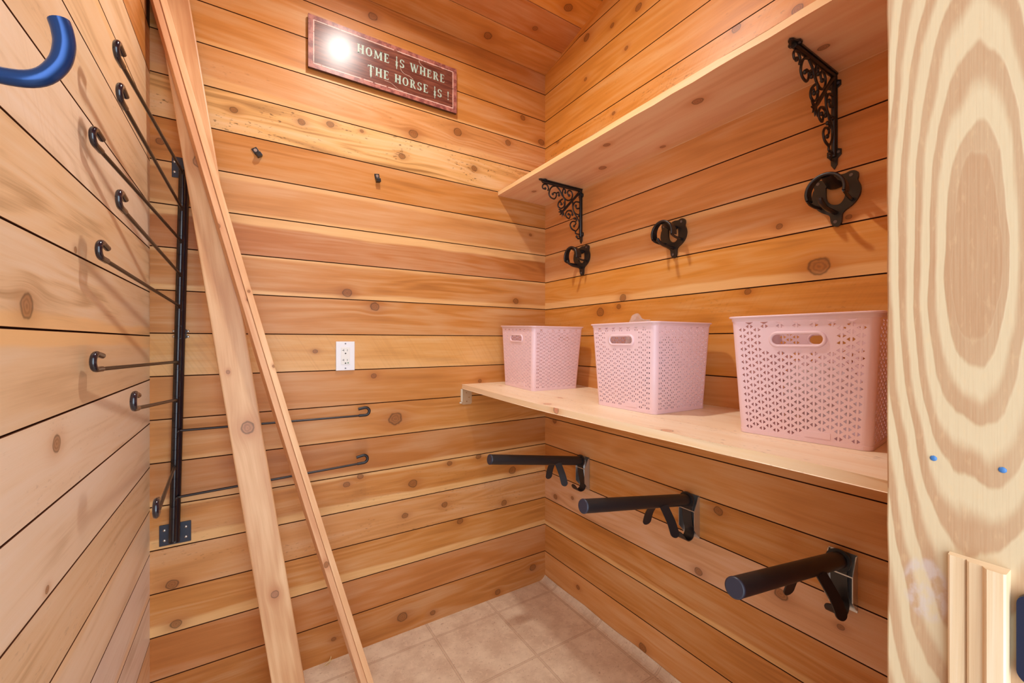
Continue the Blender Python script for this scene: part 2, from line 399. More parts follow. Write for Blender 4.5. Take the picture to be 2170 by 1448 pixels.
# right wall (plane x=0)
rm_=board_mats('right',RIGHT,.006,KR,200)
mb=MB(); order={k:i+1 for i,k in enumerate(rm_)}
wall_boards(mb,order,-1.58,0.0,.006,sorted(rm_),lambda s,d,z:(d,s,z),lambda s:ceil_z(s)+.004)
mb.box((.034,-.83,1.53),(.05,1.76,3.05),1,0)
struct(mb.build('wall_right',[M_gap]+list(rm_.values())))
# left wall (plane x=-1.576)
lm_=board_mats('left',LEFT,-.002,KL,300)
mb=MB(); order={k:i+1 for i,k in enumerate(lm_)}
wall_boards(mb,order,-1.58,0.0,-.002,sorted(lm_),lambda s,d,z:(-1.576-d,s,z),lambda s:ceil_z(s)+.004,notch=(16,-.055))
mb.box((-1.612,-.83,1.10),(.05,1.76,2.20),1,0); mb.box((-1.612,-.90,2.65),(.05,1.64,.9),1,0); mb.box((-1.66,-.03,2.65),(.05,.12,.9),1,0)
struct(mb.build('wall_left',[M_gap]+list(lm_.values())))
# ceiling boards along x, rising toward the doorway
cm_={}
for k in range(13):
    b=[OR,RD,OG,BR,OR,RD][k%6]
    kn=[(-.38,.07,.016),(-.2,.19,.010),(-.62,.22,.012),(-.12,.33,.016),(-.45,.36,.012)]
    kn=[q for q in kn if .139*k<=q[1]<.139*(k+1)]
    cm_[k]=wood(f'ceiling_board_{k}',b,D(b,.8),knots=kn,contrast=.4,seed=400+k,blot=.4)
mb=MB(); order={k:i+1 for i,k in enumerate(cm_)}
def cplace(s,d,h): y=-h; return (s,y,ceil_z(y)+d*1.03)
for k in cm_:
    P=.139; zb=P*k; zt=zb+P; G=.0013; CH=.0022
    prof=[(zb+G,.009),(zb+G,CH),(zb+G+CH,0),(zt-G-CH,0),(zt-G,CH),(zt-G,.009)]
    for (h0,d0),(h1,d1) in zip(prof,prof[1:]):
        q=[(-1.61,h0,d0),(.01,h0,d0),(.01,h1,d1),(-1.61,h1,d1)]
        mb.face([cplace(s,d,h) for s,h,d in q],[(s,h) for s,h,d in q],order[k])
a=ceil_z(.05)+.0105; b=ceil_z(-1.80)+.0105
for dz in (0,.05):
    mb.face([(-1.66,.05,a+dz),(.06,.05,a+dz),(.06,-1.80,b+dz),(-1.66,-1.80,b+dz)],mi=0)
for x in (-1.66,.06): mb.face([(x,.05,a),(x,-1.80,b),(x,-1.80,b+.05),(x,.05,a+.05)],mi=0)
for y,z in ((.05,a),(-1.80,b)): mb.face([(-1.66,y,z),(.06,y,z),(.06,y,z+.05),(-1.66,y,z+.05)],mi=0)
struct(mb.build('ceiling',[M_gap]+list(cm_.values())))
# front wall with the open doorway the camera looks through
fm=wood('front_boards',OR,D(OR,.8),contrast=.4,seed=500)
mb=MB()
for k in range(22):
    z=.07+.14*k
    for x0,x1 in ((-1.576,-1.55),(-.70,0.0)):
        if z>2.1: continue
        mb.box(((x0+x1)/2,-1.66,z),(x1-x0,.155,.1375),0,0)
    if z>2.1:
        mb.box((-.788,-1.66,z),(1.576,.155,.1375),0,0)
mb.box((-.34,-1.66,1.05),(.68,.14,2.1),0,1); mb.box((-.788,-1.66,2.62),(1.57,.14,1.0),0,1)
struct(mb.build('wall_front',[fm,M_gap]))

# jamb board with cathedral pine figure
N=NT('jamb_pine'); uv=N.n('ShaderNodeUVMap',uv_map='uv'); sp=N.n('ShaderNodeSeparateXYZ'); N.t.links.new(uv.outputs[0],sp.inputs[0])
z_,y_=sp.outputs[0],sp.outputs[1]
nz=N.noise(N.comb(N.m('MULTIPLY',z_,4.),N.m('MULTIPLY',y_,16.),3.3),1.,2.5)
nz2=N.noise(N.comb(N.m('MULTIPLY',z_,30.),N.m('MULTIPLY',y_,120.),1.3),1.,2.)
dy=N.m('SUBTRACT',y_,N.m('ADD',-1.6435,N.m('MULTIPLY',N.m('SUBTRACT',z_,1.308),-.008)))
dz=N.m('SUBTRACT',z_,1.308)
az=N.m('POWER',N.m('ABSOLUTE',dz),.8)
zsc=N.m('MULTIPLY_ADD',N.ss(dz,-.01,.01),.045,.128)
phi=N.m('SQRT',N.m('ADD',N.m('POWER',N.m('DIVIDE',N.m('ABSOLUTE',dy),.0205),2.),N.m('POWER',N.m('DIVIDE',az,zsc),2.)))
phi=N.m('ADD',phi,N.m('MULTIPLY',N.m('SUBTRACT',nz,.5),1.0)); phi=N.m('ADD',phi,N.m('MULTIPLY',N.m('SUBTRACT',nz2,.5),.10))
fr=N.m('FRACT',N.m('MULTIPLY',phi,1.75))
band=N.m('MULTIPLY',N.ss(fr,.30,.62),N.m('SUBTRACT',1.,N.ss(fr,.88,.99)))
band=N.m('MULTIPLY',band,N.m('MULTIPLY_ADD',nz,.9,.35))
band=N.m('MAXIMUM',band,N.m('MULTIPLY',N.m('SUBTRACT',1.,N.ss(phi,.85,.97)),.9))
fst=N.noise(N.comb(N.m('MULTIPLY',z_,14.),N.m('MULTIPLY',y_,700.),2.),1.,3.)
band=N.m('ADD',band,N.m('MULTIPLY',N.m('SUBTRACT',fst,.5),.5),clamp=True)
col=N.mix(band,lin((202,176,138)),lin((174,130,92)))
mo=N.noise(N.comb(N.m('MULTIPLY',z_,60.),N.m('MULTIPLY',y_,200.),8.),1.,3.)
col=N.mix(N.m('MULTIPLY',N.ss(mo,.55,.75),.25),col,lin((214,176,130)))
# pale scraped patch low on the board
ex=N.m('DIVIDE',N.m('SUBTRACT',y_,-1.6105),.019); ez=N.m('DIVIDE',N.m('SUBTRACT',z_,.985),.034)
rr=N.m('SQRT',N.m('ADD',N.m('MULTIPLY',ex,ex),N.m('MULTIPLY',ez,ez)))
scr=N.m('MULTIPLY',N.m('SUBTRACT',1.,N.ss(rr,.8,1.05)),N.ss(N.noise(N.comb(N.m('MULTIPLY',z_,60.),N.m('MULTIPLY',y_,90.),5.),1.,3.),.38,.6))
col=N.mix(N.m('MULTIPLY',scr,.55),col,lin((196,178,172)))
N.set(N.b.inputs['Base Color'],col); N.b.inputs['Roughness'].default_value=.55
N.bump(N.m('ADD',nz2,band),.2,.001)
M_jamb=N.mat
mb=MB()
random.seed(3)
zs=[i*.04 for i in range(54)]
ye=[-1.5805+random.uniform(-.0006,.0006) for _ in zs]
for i in range(len(zs)-1):
    a,b=zs[i],zs[i+1]
    mb.face([(-.72,ye[i]-.0015,a),(-.72,-1.765,a),(-.72,-1.765,b),(-.72,ye[i+1]-.0015,b)],[(a,ye[i]),(a,-1.765),(b,-1.765),(b,ye[i+1])])
    mb.face([(-.7185,ye[i],a),(-.72,ye[i]-.0015,a),(-.72,ye[i+1]-.0015,b),(-.7185,ye[i+1],b)],[(a,ye[i]),(a,ye[i]),(b,ye[i]),(b,ye[i])])
    mb.face([(-.7005,ye[i],a),(-.7185,ye[i],a),(-.7185,ye[i+1],b),(-.7005,ye[i+1],b)],[(a,ye[i]),(a,ye[i]+.018),(b,ye[i]+.018),(b,ye[i])])
mb.face([(-.7005,-1.765,0),(-.72,-1.765,0),(-.72,-1.765,2.12),(-.7005,-1.765,2.12)],[(0,-1.765),(0,-1.78),(2.12,-1.78),(2.12,-1.765)])
jamb=struct(mb.build('trim_1',M_jamb))
for (y,z) in ((-1.617,1.121),(-1.663,1.121)):
    m2=MB(); m2.disc((-.7201,y,z),(-1,0,0),.0028,.0012,12,dome=1); m2.build('nail_head',M_bluenail,jamb)
# head and left jamb boards of the doorway
mb=MB(); mb.box((-1.54,-1.672,1.06),(.019,.186,2.12),2); struct(mb.build('trim_2',M_jamb))
mb=MB(); mb.box((-1.125,-1.672,2.11),(.81,.186,.019),0); struct(mb.build('trim_3',M_jamb))
# short moulded stop nailed to the jamb
M_stop=wood('stop_pine',(218,186,146),(192,146,102),contrast=.45,seed=611,sap=None,blot=.5,rough=.5)
prof=[(-1.6285,0),(-1.629,.008),(-1.6305,.0095),(-1.640,.0095),(-1.6415,.0075),(-1.6425,.0115),(-1.644,.0125),(-1.6525,.0125),(-1.6545,.0165),(-1.656,.018),(-1.666,.018),(-1.6675,.0165),(-1.668,0)]
mb=MB(); Z0,Z1=0.0,1.031
for (a,da),(b,db) in zip(prof,prof[1:]):
    mb.face([(-.72-da,a,Z0),(-.72-db,b,Z0),(-.72-db,b,Z1),(-.72-da,a,Z1)],[(Z0,a*2.5-da),(Z0,b*2.5-db),(Z1,b*2.5-db),(Z1,a*2.5-da)])
mb.face([(-.72-d,a,Z1) for a,d in prof],[(a,d) for a,d in prof])
struct(mb.build('trim_4',M_stop))

# ---------------------------------------------------------------- floor
N=NT('vinyl_tile'); tc=N.n('ShaderNodeUVMap',uv_map='uv'); sp=N.n('ShaderNodeSeparateXYZ'); N.t.links.new(tc.outputs[0],sp.inputs[0])
X,Y=sp.outputs[0],sp.outputs[1]
def linedist(v,off,p):
    q=N.m('FRACT',N.m('ADD',N.m('DIVIDE',N.m('SUBTRACT',v,off),p),100.))
    q=N.m('MINIMUM',q,N.m('SUBTRACT',1.,q)); return N.m('MULTIPLY',q,p)
d=N.m('MINIMUM',linedist(X,-.043,.3035),linedist(Y,-.100,.3110))
cen=N.m('SUBTRACT',1.,N.ss(d,.0012,.0026)); edge=N.m('MULTIPLY',N.ss(d,.0022,.0034),N.m('SUBTRACT',1.,N.ss(d,.0042,.0062)))
n1=N.noise(tc.outputs[0],9.,4.,.6); n2=N.noise(tc.outputs[0],48.,4.,.65,.8); n3=N.noise(N.comb(N.m('MULTIPLY',X,1.),N.m('MULTIPLY',Y,1.7),2.),85.,3.,.6,1.2)
col=N.mix(N.ss(n1,.32,.68),lin((234,214,186)),lin((210,184,156)))
col=N.mix(N.m('MULTIPLY',N.ss(n2,.5,.72),.5),col,lin((244,222,196)))
col=N.mix(N.m('MULTIPLY',N.ss(n3,.60,.70),.55),col,lin((158,118,90)))
col=N.mix(N.m('MULTIPLY',edge,.5),col,lin((158,124,98)))
col=N.mix(N.m('MULTIPLY',cen,.55),col,lin((206,174,142)))
N.set(N.b.inputs['Base Color'],col); N.b.inputs['Roughness'].default_value=.38; N.b.inputs['Specular IOR Level'].default_value=.45
N.bump(N.m('ADD',N.m('MULTIPLY',d,0.) ,N.m('SUBTRACT',N.m('MULTIPLY',n2,.25),edge)),.25,.0015)
M_floor=N.mat
mb=MB()
cove=[(-.035,0),(-.026,.0015),(-.018,.005),(-.011,.010),(-.005,.0155),(-.0012,.021)]
xs=[(-1.576,0)]+cove
L=0; lens=[0]
for p,q in zip(xs,xs[1:]): lens.append(lens[-1]+math.hypot(q[0]-p[0],q[1]-p[1]))
ys=[-3.2,-2.6,-2.2,-1.9,-1.765]+[-1.6+.1*i for i in range(16)]+[0.0]
rows=[]
for y in ys:
    wob=.0016*math.sin(y*17)+.001*math.sin(y*41+1)
    rows.append([(x,y,z*(1+wob*60 if z>0 else 1)) for x,z in xs])
for i in range(len(rows)-1):
    for j in range(len(xs)-1):
        q=[(i,j),(i,j+1),(i+1,j+1),(i+1,j)]
        mb.face([rows[a][b] for a,b in q],[(-1.576+lens[b],ys[a]) for a,b in q],0,False)
mb.box((-.788,-1.55,-.03),(1.70,3.3,.055),1,1)
struct(mb.build('floor',[M_floor,M_gap]))

# ---------------------------------------------------------------- shelves
M_sh1=wood('upper_shelf_wood',(238,192,150),(214,152,108),light=(244,210,170),knots=[(-1.002,-.191,.014),(-.661,-.219,.011),(-.508,-.089,.014),(-.141,-.17,.010),(-.76,-.036,.009),(-1.30,-.14,.010)],contrast=.4,seed=701,blot=.45,knotc=(120,78,56),sap=[(-.0,-.03,.4)])
M_sh1e=wood('upper_shelf_edge',(236,196,138),(212,160,104),contrast=.4,seed=702,blot=.3)
M_sh2=wood('lower_shelf_wood',(246,224,190),(232,198,154),light=(252,238,212),knots=[(-.12,-.341,.006),(-.606,-.445,.013),(-.72,-.535,.009),(-1.014,-.50,.012),(-1.099,-.460,.013),(-.515,-.316,.008)],contrast=.35,seed=703,blot=.35,speck=.5,knotc=(176,112,76),kh=.8)
M_sh2e=wood('lower_shelf_edge',(240,208,164),(220,176,128),contrast=.5,seed=704,blot=.3,knots=[(-.695,1.02,.011)],knotc=(170,100,84))
def shelf(name,x0,zf,th,y0,y1,mt,me):
    mb=MB(); n=24; ys=[y0+(y1-y0)*i/n for i in range(n+1)]
    for a,b in zip(ys,ys[1:]):
        za,zb=zf(a),zf(b)
        mb.face([(x0,a,za),(0-.001,a,za),(-.001,b,zb),(x0,b,zb)][::-1],[(a,x0),(a,0),(b,0),(b,x0)][::-1],0)
        mb.face([(x0,a,za+th),(-.001,a,za+th),(-.001,b,zb+th),(x0,b,zb+th)],[(a,x0),(a,0),(b,0),(b,x0)],0)
        mb.face([(x0,a,za),(x0,b,zb),(x0,b,zb+th),(x0,a,za+th)],[(a,za),(b,zb),(b,zb+th),(a,za+th)],1)
        mb.face([(-.001,a,za),(-.001,a,za+th),(-.001,b,zb+th),(-.001,b,zb)],None,1)
    for y in (y0,y1):
        z=zf(y); mb.face([(x0,y,z),(-.001,y,z),(-.001,y,z+th),(x0,y,z+th)],[(z,x0),(z,0),(z+th,0),(z+th,x0)],1)
    return mb.build(name,[mt,me],bevel=.0012,seg=1)
up=shelf('wall_shelf',-.286,lambda y:1.948,.019,-1.575,-.001,M_sh1,M_sh1e)
tag(up,'high cedar shelf on two scrolled black brackets, nothing standing on it','shelf')
def lowz(y): return 1.0065+(.017*max(0,1+y/.62)**1.3)
lo=shelf('storage_shelf',-.478,lowz,.0195,-1.575,-.001,M_sh2,M_sh2e)
tag(lo,'deep pale pine shelf at waist height carrying the three pink baskets','shelf')

# small corner brace under the lower shelf
cb=empty('corner_brace',(-.455,-.002,.985))
mb=MB(); vs,fs=fill2d([rrect(0,0,.052,.072,.008),]+[[(x+.003*math.cos(a*.785),z+.003*math.sin(a*.785)) for a in range(8)] for x,z in ((-.002,.018),(.012,-.004),(.0,-.022))],.002)
add_raw(mb,[(u,w-.001,v) for u,v,w in vs],fs); mb.build('brace_plate',plain('wood_tinted_zinc',(206,172,132),.35,metal=.35),cb)  # beige base colour carries the reflection of the wood around it
mb=MB(); mb.box((-.029,-.007,.008),(.004,.014,.058),2); mb.box((-.032,-.004,-.026),(.010,.007,.006),2); mb.build('brace_flange',M_ivory,cb,bevel=.001)
tag(cb,'small metal corner brace on the back wall under the end of the lower shelf','bracket')

# ---------------------------------------------------------------- sign
sg=empty('wall_sign',(-.8165,-.001,2.372))
N=NT('sign_face'); uv=N.n('ShaderNodeUVMap',uv_map='uv'); sp=N.n('ShaderNodeSeparateXYZ'); N.t.links.new(uv.outputs[0],sp.inputs[0])
x,z=sp.outputs[0],sp.outputs[1]
st=N.noise(N.comb(N.m('MULTIPLY',x,9.),N.m('MULTIPLY',z,120.),0.),1.,4.,.6,.6)
col=N.mix(N.ss(st,.35,.7),lin((92,48,38)),lin((132,78,60)))
mo=N.noise(N.comb(x,z,0.),40.,4.,.7)
ex=N.m('SUBTRACT',.3035,N.m('ABSOLUTE',x)); ez=N.m('SUBTRACT',.100,N.m('ABSOLUTE',z)); ed=N.m('MINIMUM',ex,ez)
bd=N.m('SUBTRACT',1.,N.ss(N.m('ADD',ed,N.m('MULTIPLY',N.m('SUBTRACT',mo,.5),.022)),.015,.024))
col=N.mix(bd,col,N.mix(N.ss(mo,.4,.62),lin((176,112,98)),lin((128,72,66))))
l1=N.m('ABSOLUTE',N.m('SUBTRACT',ed,.0185)); wn=N.noise(N.comb(x,z,4.),70.,2.)
ln_=N.m('MULTIPLY',N.m('SUBTRACT',1.,N.ss(l1,.0008,.0020)),N.ss(wn,.30,.42))
col=N.mix(N.m('MULTIPLY',ln_,.85),col,lin((238,206,190)))
N.set(N.b.inputs['Base Color'],col); N.b.inputs['Roughness'].default_value=.28; N.b.inputs['Specular IOR Level'].default_value=.32
N.bump(mo,.05,.0008)
M_sign=N.mat; M_signe=plain('sign_edge',(70,40,34),.5); M_letter=plain('sign_lettering',(176,198,180),.45,var=.35,bs=300); M_crack=plain('sign_crack',(214,190,172),.5)
mb=MB()
mb.face([(-.3035,-.018,-.100),(.3035,-.018,-.100),(.3035,-.018,.100),(-.3035,-.018,.100)],[(-.3035,-.1),(.3035,-.1),(.3035,.1),(-.3035,.1)],0)
for pts in ([(-.3035,-.018,-.1),(-.3035,-.018,.1),(-.3035,-.006,.1),(-.3035,-.006,-.1)],[(.3035,-.018,-.1),(.3035,-.006,-.1),(.3035,-.006,.1),(.3035,-.018,.1)],
    [(-.3035,-.018,.1),(.3035,-.018,.1),(.3035,-.006,.1),(-.3035,-.006,.1)],[(-.3035,-.018,-.1),(-.3035,-.006,-.1),(.3035,-.006,-.1),(.3035,-.018,-.1)],[(-.3035,-.006,-.1),(-.3035,-.006,.1),(.3035,-.006,.1),(.3035,-.006,-.1)]):
    mb.face(pts,mi=1)
mb.build('sign_panel',[M_sign,M_signe],sg)
for hx_ in (-.2,.2):
    mb=MB(); mb.box((hx_,-.003,.03),(.03,.006,.03)); mb.build('sign_hanger',M_signe,sg)
# serif glyphs as convex pieces: unit cell width w, height 1
def bar(x0,y0,x1,y1,t):   # thick stroke
    a=Vector((x0,y0)); b=Vector((x1,y1)); d=(b-a).normalized(); n=Vector((-d.y,d.x))*t/2
    return [tuple(a+n),tuple(a-n),tuple(b-n),tuple(b+n)]
def serif(x,y,w=.26,h=.07): return [(x-w/2,y-h/2),(x+w/2,y-h/2),(x+w/2,y+h/2),(x-w/2,y+h/2)]
def arc(cx,cy,rx,ry,a0,a1,t,tx=None,n=14):
    out=[]
    for i in range(n):
        p=[]
        for k,a in ((1,a0+(a1-a0)*i/n),(1,a0+(a1-a0)*(i+1)/n),(0,a0+(a1-a0)*(i+1)/n),(0,a0+(a1-a0)*i/n)):
            r=math.radians(a); tt=t*(.45+.55*abs(math.cos(r)))
            kx=rx-(0 if k else tt); ky=ry-(0 if k else t*.5)
            p.append((cx+kx*math.cos(r),cy+ky*math.sin(r)))
        out.append(p)
    return out
def glyph(c):
    T=.2; t=.075
    if c=='H': return .80,[bar(.16,0,.16,1,T),bar(.64,0,.64,1,T),bar(.16,.5,.64,.5,t),serif(.16,.03,.32),serif(.16,.97,.32),serif(.64,.03,.32),serif(.64,.97,.32),[(.36,.5),(.42,.3),(.48,.5),(.42,.66)]]
    if c=='O': return .82,arc(.41,.5,.38,.5,0,360,.2,n=26)
    if c=='M': return 1.05,[bar(.16,0,.18,1,.09),bar(.88,0,.86,1,T),bar(.2,1,.52,.1,T*.85),bar(.52,.1,.85,1,.08),serif(.15,.03,.28),serif(.17,.97,.26),serif(.88,.03,.32),serif(.87,.97,.3)]
    if c=='E': return .70,[bar(.2,0,.2,1,T),bar(.1,.965,.6,.965,.08),bar(.1,.035,.62,.035,.08),bar(.2,.52,.48,.52,.07),[(.55,.92),(.62,.92),(.62,.74)],[(.56,.08),(.64,.08),(.65,.28)],[(.44,.42),(.5,.42),(.5,.64),(.44,.64)],serif(.2,.03,.3),serif(.2,.97,.3)]
    if c=='I': return .40,[bar(.2,-.32,.2,1.12,.10),bar(.2,.05,.2,.55,T),serif(.2,.5,.34,.06),serif(.2,.06,.32),[(.1,1.0),(.3,1.0),(.2,1.2)],[(.12,0),(.28,0),(.2,-.42)]]
    if c=='S': return .66,arc(.33,.73,.27,.27,20,265,.16,n=12)+arc(.33,.27,.28,.27,-155,92,.2,n=12)+[[(.52,.72),(.6,.72),(.6,.96),(.55,.96)],[(.06,.28),(.14,.28),(.12,.04),(.06,.04)]]
    if c=='W': return 1.12,[bar(.12,1,.36,0,T*.9),bar(.36,0,.56,.95,.08),bar(.52,1,.76,0,T*.9),bar(.76,0,1.0,1,.08),serif(.12,.97,.3),serif(.54,.97,.3),serif(1.0,.97,.26)]
    if c=='R': return .80,[bar(.2,0,.2,1,T),serif(.2,.03,.32),serif(.16,.97,.3)]+arc(.36,.73,.28,.27,-90,90,.18,n=10)+[bar(.2,.96,.38,.96,.08),bar(.2,.49,.38,.49,.07),bar(.4,.5,.66,.04,T*.9),serif(.68,.03,.24)]
    if c=='T': return .78,[bar(.39,-.1,.39,1,T),bar(.04,.955,.74,.955,.09),[(.02,.92),(.10,.92),(.06,.66)],[(.68,.92),(.76,.92),(.72,.66)],serif(.39,.35,.3,.06),[(.28,-.1),(.5,-.1),(.39,-.42)],[(.3,1),(.48,1),(.39,1.14)]]
    if c=='!': return .34,[[(.08,1.05),(.26,1.05),(.2,.3),(.14,.3)],[(.17,-.04),(.27,.08),(.17,.2),(.07,.08)]]
    return .5,[]
def write(txt,x0,x1,zb,h):
    G=.14; w=0
    for c in txt: w+= (.55 if c==' ' else glyph(c)[0]+G)
    k=(x1-x0)/w; x=x0; mb=MB()
    for c in txt:
        if c==' ':
            x+=.55*k; mb.build('lettering',M_letter,sg); mb=MB(); continue
        gw,ps=glyph(c)
        for i,p in enumerate(ps):
            q=[(x+a*k,-.0183-.00002*(i%3),zb+b*h) for a,b in p]
            ar=sum(q[i][0]*q[(i+1)%len(q)][2]-q[(i+1)%len(q)][0]*q[i][2] for i in range(len(q)))
            if ar<0: q=q[::-1]
            mb.face(q)
        x+=(gw+G)*k
    mb.build('lettering',M_letter,sg)
write('HOME IS WHERE',-.128,.250,.018,.035)
write('THE HORSE IS !',-.088,.272,-.052,.035)
mb=MB(); mb.tube(smooth_path([(.128,-.0182,.079),(.129,-.0182,.067),(.146,-.0182,.056),(.170,-.0182,.051),(.182,-.0182,.043)]),.0009,5); mb.build('crack_line',M_crack,sg); mb=MB()
mb.tube(smooth_path([(.046,-.0182,.020),(.050,-.0182,.006),(.064,-.0182,-.003),(.085,-.0182,-.006),(.101,-.0182,-.014)]),.0009,5); mb.build('crack_line',M_crack,sg); mb=MB()
mb.tube(smooth_path([(-.02,-.0182,-.058),(.01,-.0182,-.062),(.035,-.0182,-.076),(.06,-.0182,-.078)]),.0007,5)
mb.build('crack_line',M_crack,sg)
tag(sg,'brown horse motto sign with pale lettering, high on the back wall','sign')

# ---------------------------------------------------------------- outlet
ot=empty('power_outlet',(-.986,-.001,1.183))
mb=MB(); mb.box((0,-.003,0),(.070,.006,.1145),2); mb.build('wall_plate',M_white,ot,bevel=.0018)
mb=MB(); mb.box((0,-.0068,0),(.033,.0016,.067),2); mb.build('receptacle',M_cream,ot,bevel=.0005)
mb=MB()
for zc in (.0185,-.020):
    mb.box((-.0065,-.0078,zc+.004),(.0014,.0006,.008)); mb.box((-.0095,-.0078,zc+.004),(.006,.0006,.0014)); mb.box((.0065,-.0078,zc+.004),(.0014,.0006,.007))
    mb.disc((0,-.0076,zc-.0085),(0,-1,0),.0026,.0006)
mb.build('socket_slots',M_hole,ot)
mb=MB(); mb.disc((.0095,-.0076,-.0275),(0,-1,0),.0024,.0006); mb.build('hospital_grade_dot',M_green,ot)
for z in (.0485,-.0485):
    mb=MB(); mb.disc((0,-.006,z),(0,-1,0),.0028,.0008); mb.build('screw',M_screwd,ot)
tag(ot,'white duplex power outlet with a green dot, on the plank-clad back wall','outlet')

# ---------------------------------------------------------------- small black clips
def clip(loc,rot,label,name='wall_clip'):
    e=empty(name,loc); e.rotation_euler=(0,rot,0)
    mb=MB(); mb.box((0,-.0015,.006),(.017,.003,.020),2); mb.build('clip_plate',M_black,e,bevel=.0008)
    mb=MB(); mb.box((0,-.008,-.009),(.015,.016,.012),2); mb.box((0,-.003,-.001),(.013,.006,.006),2); mb.build('clip_tab',M_black,e,bevel=.001)
    mb=MB(); mb.disc((0,-.003,.008),(0,-1,0),.0048,.001,16); mb.build('screw',M_screw,e)
    e.scale=(1.15,1.15,1.15)
    tag(e,label,'clip','black clips on the back wall'); return e
clip((-1.283,0,1.914),.62*-1,'tilted small black clip screwed to the back wall beside the leaning planks')
clip((-.861,0,1.911),-.16,'nearly upright small black clip screwed to the back wall below the sign')

# ---------------------------------------------------------------- swing-arm rack
rk=empty('blanket_rack',(-1.513,0,.57))
RL=Vector((-1.513,0,.57))
def R_(p): return Vector(p)-RL
def post(z):  # centre of the post at height z
    t=(z-.59)/(1.80-.59); return Vector((-1.512+.026*t,-.026,z))
mb=MB()
n=10
mb.tube([R_(post(.592)),R_(post(1.80))],[.0145,.0145],16,flat=.75,up=(1,0,0))
mb.build('post',M_post,rk)
mb=MB(); rs=[];zz=.60; i=0
segs=[.60,.672,.712,.77,.80,.861,.893,.93,.965,1.01,1.065,1.11,1.15,1.21,1.25,1.29,1.34,1.37,1.42,1.47,1.52,1.58,1.63,1.685,1.735,1.795]
for a,b in zip(segs,segs[1:]):
    r=.0082 if i%2 else .0075
    p,q=post(a+.0004)+Vector((-.002,-.0125,0)),post(b-.0004)+Vector((-.002,-.0125,0))
    mb.tube([R_(p),R_(q)],[r,r],14); i+=1
mb.build('hinge_sleeves',M_post,rk)
for zc,w in ((.611,.082),(1.265,.030),(1.812,.070)):
    c=post(zc); mb=MB()
    mb.box(R_((c.x,-.002,zc)),(w,.004,.068 if w>.05 else .03),2)
    mp=mb.build('mounting_plate',M_plate,rk,bevel=.0012)
    for sx in (-1,1):
        for sz in (-1,1):
            m2=MB(); xo=.0275 if w>.05 else .0185
            m2.disc(R_((c.x+sx*xo,-.0042 if w>.05 else -.0002,zc+sz*(.0165 if w>.05 else .009))),(0,-1,0),.0046,.0028,12,dome=1)
            m2.build('screw',M_screw,mp)
arms=[((-1.525,-.644,1.794),1.786),((-1.521,-.643,1.712),1.67),((-1.559,-.639,1.618),1.565),((-1.522,-.643,1.503),1.457),((-1.550,-.641,1.401),1.355),
 ((-1.557,-.643,1.186),1.175),((-1.501,-.643,1.105),1.053),((-.917,-.045,.949),.953),((-1.468,-.642,.884),.839),((-.922,-.040,.760),.739)]
for (tip,jz) in arms:
    J=post(jz)+Vector((-.002,-.0135,0)); tip=Vector(tip)
    h=(tip-J); h.z=0; h.normalize(); d=(tip-J).normalized()
    right=tip.x>-1.2
    tip=tip-h*.012 if not right else tip-h*.012
    mb=MB()
    pts=smooth_path([J+Vector((0,-.001,-.022)),J+Vector((0,-.002,-.008))+h*.001,J+h*.010+Vector((0,-.003,0)),J+(tip-J)*.06,J+(tip-J)*.5,tip-d*.012],4)
    mb.tube([R_(p) for p in pts],.0041,10)
    am=mb.build('swing_arm',M_rod,rk)
    up=(Vector((0,0,1))-d*d.z).normalized()
    hk=[tip-d*.014,tip]
    r=.0150
    for a in range(0,215,18):
        ar=math.radians(a); hk.append(tip+d*(.010+r*math.sin(ar))+up*(r-r*math.cos(ar)))
    e=hk[-1]; q=(hk[-1]-hk[-2]).normalized(); hk.append(e+q*.022)
    m2=MB(); m2.tube([R_(p) for p in hk],.0057,12); m2.build('arm_hook',M_navy if not right else M_iron,am)
tag(rk,'tall dark wall post with ten swing-out hooked rods, beside the left corner','rack')

# big hook on the left wall close to the camera
bh=empty('tack_hook',(-1.576,-1.18,1.50))
mb=MB()
pts=smooth_path([(.004,0,-.012),(.04,0,-.017),(.08,0,-.019),(.101,0,-.013),(.113,.001,.004),(.117,.001,.022),(.116,.001,.036),(.1135,.001,.046)],5)
mb.tube(pts,[.0068+.0014*min(1,i/len(pts)*1.3) for i in range(len(pts))],20); mb.build('hook_arm',plain('sky_tinted_steel',(26,66,124),.25,metal=.55,spec=.7),bh)  # blue of the reflected sky is put into the base colour
mb=MB(); mb.box((.0025,0,0),(.005,.03,.09),2); mb.build('hook_plate',M_plate,bh,bevel=.001)
tag(bh,'large dark steel hook tinted sky blue on the left wall, nearest to the camera','hook')

